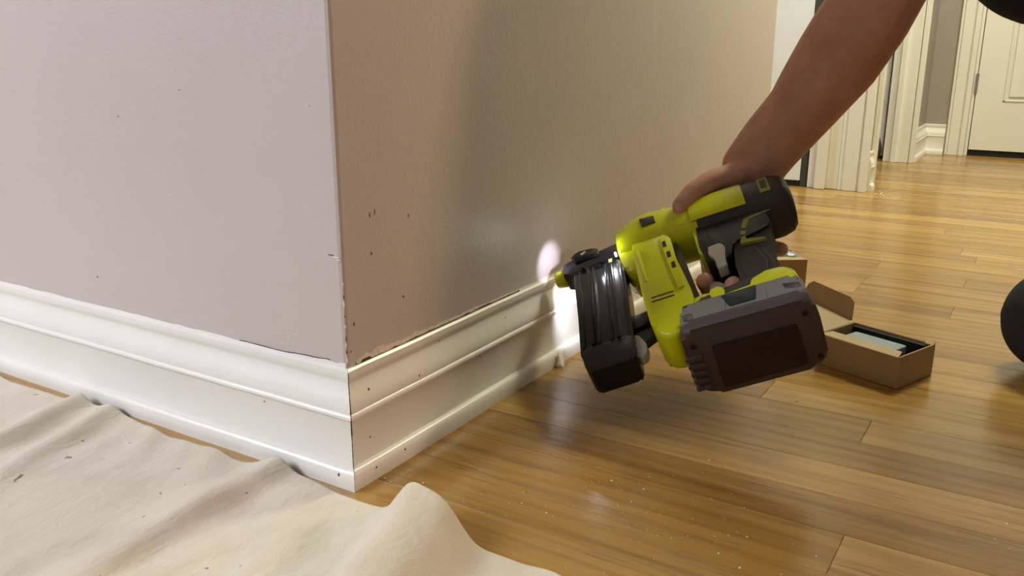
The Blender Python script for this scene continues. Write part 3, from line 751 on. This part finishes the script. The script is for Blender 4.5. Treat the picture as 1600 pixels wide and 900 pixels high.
# bottom cover: rounded slab lying in the u-w plane
def uwprism(name, pts, v0, v1, mat, parent, bev, seg=3, corner=.012, cseg=5, **props):
    bm = bmesh.new(); prism_bm(bm, pts, v0, v1, bev, seg, lambda a, b, c: Vector((a, c, -b)), corner, cseg)
    return sm(bm_obj(name, bm, mat, parent, **props), 40)
uwprism('bottom_cover', [(.143, .044), (.272, .043), (.275, .020), (.274, -.048), (.144, -.049), (.141, .020)], .196, .2115, 'battery_dark', bat, .0055, corner=.020, cseg=6, label='dark bottom cover of the battery')
uwprism('label_recess', [(.168, .018), (.252, .016), (.254, -.040), (.167, -.042)], .2105, .2122, 'label', bat, .0006, corner=.003)
for (a, b) in ((.262, .026), (.266, -.034), (.151, .022)):
    tube('screw', [(a, .2105, -b), (a, .2124, -b)], .0032, 'black', bat, 10)
for k in range(5):
    b = .006 - k * .0105
    uwprism('grip_rib', [(.1395, b + .0035), (.156, b + .003), (.156, b - .002), (.1395, b - .002)], .199, .2130, 'battery_dark', bat, .0012, corner=.001)
gp('side_recess', [(.148, .184), (.158, .183), (.160, .193), (.149, .195)], .0375, .0415, 'dark', bat, bev=0)
gp('side_recess', [(.250, .178), (.266, .182), (.267, .191), (.252, .187)], .0375, .0415, 'dark', bat, bev=0)
# LEDs in front of the body, either side of the magazine
for w_, pw in ((.020, 1.0), (-.024, 1.0)):
    gtube('led_lens', [(.0835, .010, w_ * .95), (.0815, .010, w_ * .95)], .003, 'led', label='glowing white work light')
def spot(name, loc, aim, power, ang, blend, r=.002, col=(.86, .88, 1.0)):
    d = bpy.data.lights.new(name, 'SPOT'); d.energy = power; d.spot_size = math.radians(ang); d.spot_blend = blend; d.shadow_soft_size = r; d.color = col
    o = bpy.data.objects.new(name, d); COL.objects.link(o); o.location = loc; o.rotation_euler = (Vector(aim) - Vector(loc)).to_track_quat('-Z', 'Y').to_euler(); return o
def glow(name, loc, power, col=(.82, .86, 1.0), r=.002):
    d = bpy.data.lights.new(name, 'POINT'); d.energy = power; d.shadow_soft_size = r; d.color = col
    o = bpy.data.objects.new(name, d); COL.objects.link(o); o.location = loc
glow('led_glow', G(.078, .008, .030), .035); glow('led_glow', G(.062, .022, .024), .008)
spot('work_light', G(.038, .004, .023), Vector((.372, 0, .130)),   .20, 74, .7, col=(.78, .76, 1.0))
spot('work_light', G(.040, .016, -.022), Vector((.408, -.014, .068)), .55, 90, .8)

# ------------------------------------------------------------------ the person: one continuous body (arm, hand, shoulders, head)
per = empty('person', (.85, -1.0, 0), 'kneeling person in black clothes whose bare forearm and hand hold the yellow tool', 'person')
def pl_(*p): return Vector(p) - Vector((.85, -1.0, 0))
def gl(u, v, w): return G(u, v, w) - Vector((.85, -1.0, 0))
WR_ = pl_(.527, -.212, .252)
thumb = [(pl_(.510, -.203, .246), .019), (pl_(.492, -.190, .239), .0165), (pl_(.470, -.170, .232), .0150), (pl_(.449, -.156, .2225), .0125), (pl_(.4325, -.1485, .2075), .0118), (pl_(.4300, -.1490, .1995), .0098)]
kI, kM, kR, kP = gl(.186, -.046, -.044), gl(.206, -.050, -.046), gl(.226, -.050, -.046), gl(.247, -.046, -.042)
fing = [
    [(kI, .0125), (gl(.180, .010, -.056), .0108), (gl(.178, .062, -.042), .0098), (gl(.177, .092, -.008), .0092), (gl(.1765, .101, .012), .0102)],
    [(kM, .0130), (gl(.203, .012, -.058), .0112), (gl(.203, .068, -.046), .0100), (gl(.204, .108, -.014), .0094), (gl(.2045, .119, .010), .0104)],
    [(kR, .0125), (gl(.224, .012, -.056), .0108), (gl(.226, .056, -.048), .0096), (gl(.228, .084, -.034), .0088)],
    [(kP, .0115), (gl(.254, -.016, -.052), .0100), (gl(.264, .004, -.046), .0092), (gl(.267, .020, -.036), .0084)],
]
palm = [[(WR_, .032), (kI, .015)], [(WR_, .032), (kM, .016)], [(WR_, .032), (kR, .016)], [(WR_, .032), (kP, .015)],
        [(kI, .014), (kM, .015), (kR, .015), (kP, .014)], [(pl_(.510, -.203, .246), .020), (kI, .014)], [(pl_(.492, -.190, .239), .0165), (kI, .0125)]]
EL = pl_(.550, -.342, .480)
SH = pl_(.66, -.62, .66)
arm = [[(WR_, .0335), (pl_(.532, -.226, .274), .0345), (pl_(.537, -.243, .302), .0385), (pl_(.540, -.264, .338), .0445), (pl_(.543, -.288, .377), .0500), (pl_(.546, -.314, .425), .0505), (EL, .0455)],
       [(pl_(.519, -.193, .250), .026), (pl_(.527, -.214, .286), .027), (pl_(.536, -.246, .345), .020)],
       [(EL, .0470), (pl_(.585, -.44, .54), .054), (pl_(.625, -.54, .60), .058), (SH, .066)],
       
       [(SH, .062), (pl_(.80, -.66, .68), .075), (pl_(.95, -.76, .66), .066)],
       [(pl_(.80, -.66, .68), .065), (pl_(.755, -.60, .745), .055)],
       # second arm resting towards the thigh
       [(pl_(.95, -.76, .66), .062), (pl_(1.03, -.72, .46), .050), (pl_(.98, -.60, .27), .036), (pl_(.965, -.585, .24), .032)],
       [(pl_(.965, -.585, .24), .026), (pl_(.955, -.56, .185), .022)],
       # head
       [(pl_(.745, -.565, .80), .082), (pl_(.735, -.575, .845), .086)], [(pl_(.735, -.545, .765), .062), (pl_(.728, -.515, .745), .040)],
       [(pl_(.733, -.487, .800), .012), (pl_(.728, -.478, .778), .013)],
       [(pl_(.655, -.575, .80), .014), (pl_(.657, -.570, .785), .011)], [(pl_(.825, -.585, .80), .014), (pl_(.823, -.580, .785), .011)]]
for k in range(4):
    a = pl_(.935 + .014 * k, -.565, .185); arm.append([(a, .010), (a + Vector((0, .018, -.030)), .009), (a + Vector((0, .022, -.055)), .008)])
arm.append([(pl_(.935, -.575, .21), .013), (pl_(.912, -.56, .175), .010)])
lump('body', palm + fing + [thumb] + arm, .0028, 'skin', per, smooth=5)
# face details
for sx in (-.03, .03):
    blob('eye', pl_(.733 + sx, -.499, .815), (.011, .008, .009), 'lightgrey', per, seed=1)
lump('hair', [[(pl_(.745, -.60, .86), .092), (pl_(.74, -.64, .80), .080)], [(pl_(.735, -.575, .885), .075), (pl_(.745, -.63, .85), .08)]], .008, 'hair', per)
lump('shirt', [[(pl_(.62, -.565, .60), .066), (SH, .078), (pl_(.80, -.69, .66), .10), (pl_(.97, -.78, .65), .078)],
               [(pl_(.72, -.70, .60), .125), (pl_(.78, -.86, .45), .135), (pl_(.85, -1.02, .34), .15)],
               [(pl_(.86, -.72, .60), .125), (pl_(.90, -.88, .45), .135), (pl_(.92, -1.04, .34), .15)],
               [(pl_(.735, -.60, .56), .10), (pl_(.665, -.490, .520), .108)],
               [(pl_(.97, -.78, .65), .074), (pl_(1.02, -.73, .50), .064)]], .008, 'fabric_black', per, smooth=8)
trousers = [[(pl_(.80, -1.05, .30), .14), (pl_(.95, -1.06, .30), .14)],
            [(pl_(.78, -1.02, .28), .105), (pl_(.70, -.78, .16), .085), (pl_(.670, -.585, .068), .067)],
            [(pl_(.670, -.585, .068), .067), (pl_(.70, -.82, .060), .056), (pl_(.74, -1.02, .050), .046)],
            [(pl_(.664, -.556, .067), .067), (pl_(.668, -.59, .067), .067)],
            [(pl_(.98, -1.02, .28), .105), (pl_(.99, -.78, .17), .085), (pl_(.99, -.645, .075), .070)],
            [(pl_(.99, -.645, .075), .068), (pl_(.99, -.85, .062), .056), (pl_(.98, -1.05, .050), .046)]]
lump('trousers', trousers, .006, 'trouser', per, smooth=6)
for x in (.745, .98):
    lump('shoe', [[(pl_(x, -1.09, .052), .045), (pl_(x, -1.19, .040), .038)], [(pl_(x, -1.09, .085), .036), (pl_(x, -1.17, .07), .03)]], .007, 'shoe', per)

# ------------------------------------------------------------------ cardboard boxes
def carton(A, B, D, h, label, name='cardboard_box', lid=True):
    """A front corner, B end of the long side, D end of the short side (floor points)"""
    A = Vector((*A, 0)); ux = (Vector((*B, 0)) - A); L = ux.length; ux.normalize(); vy = Vector((-ux.y, ux.x, 0))
    if vy.dot(Vector((*D, 0)) - A) < 0: vy = -vy
    Wd = (Vector((*D, 0)) - A).length
    e = empty(name, A, label, 'box')
    def PB(nm, a, b, mat, parent=e, bev=0.0004, **pr):
        bm = bmesh.new(); box_bm(bm, a, b, bev)
        for v in bm.verts: c = v.co.copy(); v.co = ux * c.x + vy * c.y + Vector((0, 0, c.z))
        return bm_obj(nm, bm, mat, parent, **pr)
    return e, PB, L, Wd, ux, vy
e, PB, L, Wd, ux, vy = carton((.503, -.399), (.5435, -.2965), (.5745, -.4355), .040, 'small open cardboard box of nail strips on the floor right of the tool')
h = .040; t_ = .0016
PB('bottom', (0, 0, .0004), (L, Wd, t_), 'card')
PB('side_wall', (0.001, 0, .0004), (L, t_, h), 'card')
PB('side_wall', (0.001, Wd - t_, .0004), (L, Wd, h), 'card')
PB('end_wall', (-.0006, .0006, .0004), (t_, Wd - .0006, h + .0004), 'card')
PB('end_wall', (L - t_, t_, .0004), (L, Wd - t_, h), 'card')
def quadprism(name, poly, mat, parent, th, up=Vector((0, 0, 1)), **pr):
    bm = bmesh.new(); a = [bm.verts.new(p) for p in poly]; b = [bm.verts.new(p + up * th) for p in poly]; n = len(poly)
    bm.faces.new(a[::-1]); bm.faces.new(b)
    for i in range(n): bm.faces.new((a[i], a[(i + 1) % n], b[(i + 1) % n], b[i]))
    return bm_obj(name, bm, mat, parent, **pr)
B3 = lambda a, b, c: ux * a + vy * b + Vector((0, 0, c))
quadprism('inner_flap', [B3(.002, .001, h - .0014), B3(L - .002, .001, h - .0004), B3(L - .004, .026, h - .002), B3(.012, .027, h - .003)], 'card_in', e, .0013, label='inner flap folded over the near side')
quadprism('lid', [B3(L, .001, h - .001), B3(L, Wd - .001, h - .001), B3(L + .088, Wd - .001, h + .016), B3(L + .088, .001, h + .014)], 'card_in', e, .0014, label='open lid lying back')
quadprism('lid_tab', [B3(L + .004, Wd - .0005, h + .001), B3(L + .083, Wd - .0005, h + .0155), B3(L + .0785, Wd + .006, h + .034), B3(L + .072, Wd + .008, h + .039), B3(L + .016, Wd + .010, h + .029), B3(L + .0085, Wd + .008, h + .024)], 'card', e, .0014, vy, label='small side tab standing up')
quadprism('end_tuck', [B3(.0, Wd - .006, h - .001), B3(.0, Wd + .001, h + .001), B3(.012, Wd + .001, h + .001), B3(.010, Wd - .006, h - .001)], 'card_in', e, .0012)
# the contents
lin = empty('foam_liner', e.location, 'black liner inside the small open cardboard box', 'liner')
def lb(nm, a, b, mat, par, bev=.0004, **pr):
    bm = bmesh.new(); box_bm(bm, a, b, bev)
    for v in bm.verts: c = v.co.copy(); v.co = B3(c.x, c.y, c.z)
    return bm_obj(nm, bm, mat, par, **pr)
lb('liner_floor', (.002, .002, .002), (L - .002, Wd - .002, .018), 'liner', lin)
lb('liner_wall', (.003, Wd - .008, .018), (L - .003, Wd - .0025, .037), 'liner', lin)
lb('liner_wall', (.003, .002, .018), (.007, Wd - .009, .034), 'liner', lin)
bm = bmesh.new(); box_bm(bm, (.026, .006, .0185), (L - .014, Wd - .018, .0345), .0015, 2)
for v in bm.verts: c = v.co.copy(); v.co = B3(c.x, c.y, c.z)
ns = bm_obj('nail_strips', bm, 'foam', None, label='pale blue grey block of nail strips in the small open box', category='nails'); ns.location = e.location
for k in range(25):
    lb('nail_strip', (.0275 + k * .0026, .007, .0345), (.0299 + k * .0026, Wd - .019, .0348), 'foam', ns, .0003)
# second, taller box behind the handle
A2 = (.850, -.205)
e2_, PB2, L2, W2, ux, vy = carton((.853, -.206), (.801, -.131), (.928, -.156), .060, 'taller open cardboard box with blue grey plastic inside behind the tool handle')
h2 = .058
for nm, a, b in (('bottom', (0, 0, .0004), (L2, W2, .002)), ('side_wall', (0, 0, .0004), (L2, .0018, h2)), ('side_wall', (0, W2 - .0018, .0004), (L2, W2, h2)), ('end_wall', (0, .0018, .0004), (.0018, W2 - .0018, h2)), ('end_wall', (L2 - .0018, .0018, .0004), (L2, W2 - .0018, h2))):
    bm = bmesh.new(); box_bm(bm, a, b, .0004)
    for v in bm.verts: c = v.co.copy(); v.co = B3(c.x, c.y, c.z) - (vy * 0)
    bm_obj(nm, bm, 'card', e2_)
quadprism('rim_flap', [B3(0, 0, h2), B3(L2, 0, h2), B3(L2 - .008, .012, h2 + .002), B3(.008, .012, h2 + .002)], 'card_edge', e2_, .0015)
bagc = e2_.location + B3(L2 / 2, W2 / 2, 0)
lm = lump('plastic_bag', [[(B3(-.026, -.018, .030), .018), (B3(.028, .020, .034), .020)], [(B3(-.024, .022, .036), .016), (B3(.024, -.02, .040), .017)], [(B3(-.005, .0, .046), .014), (B3(.010, .02, .050), .010)]], .004, 'bluebag', None, smooth=3,
          label='crumpled blue grey plastic bag in the taller cardboard box behind the handle', category='bag')
lm.location = bagc + Vector((-.004, -.002, .020))
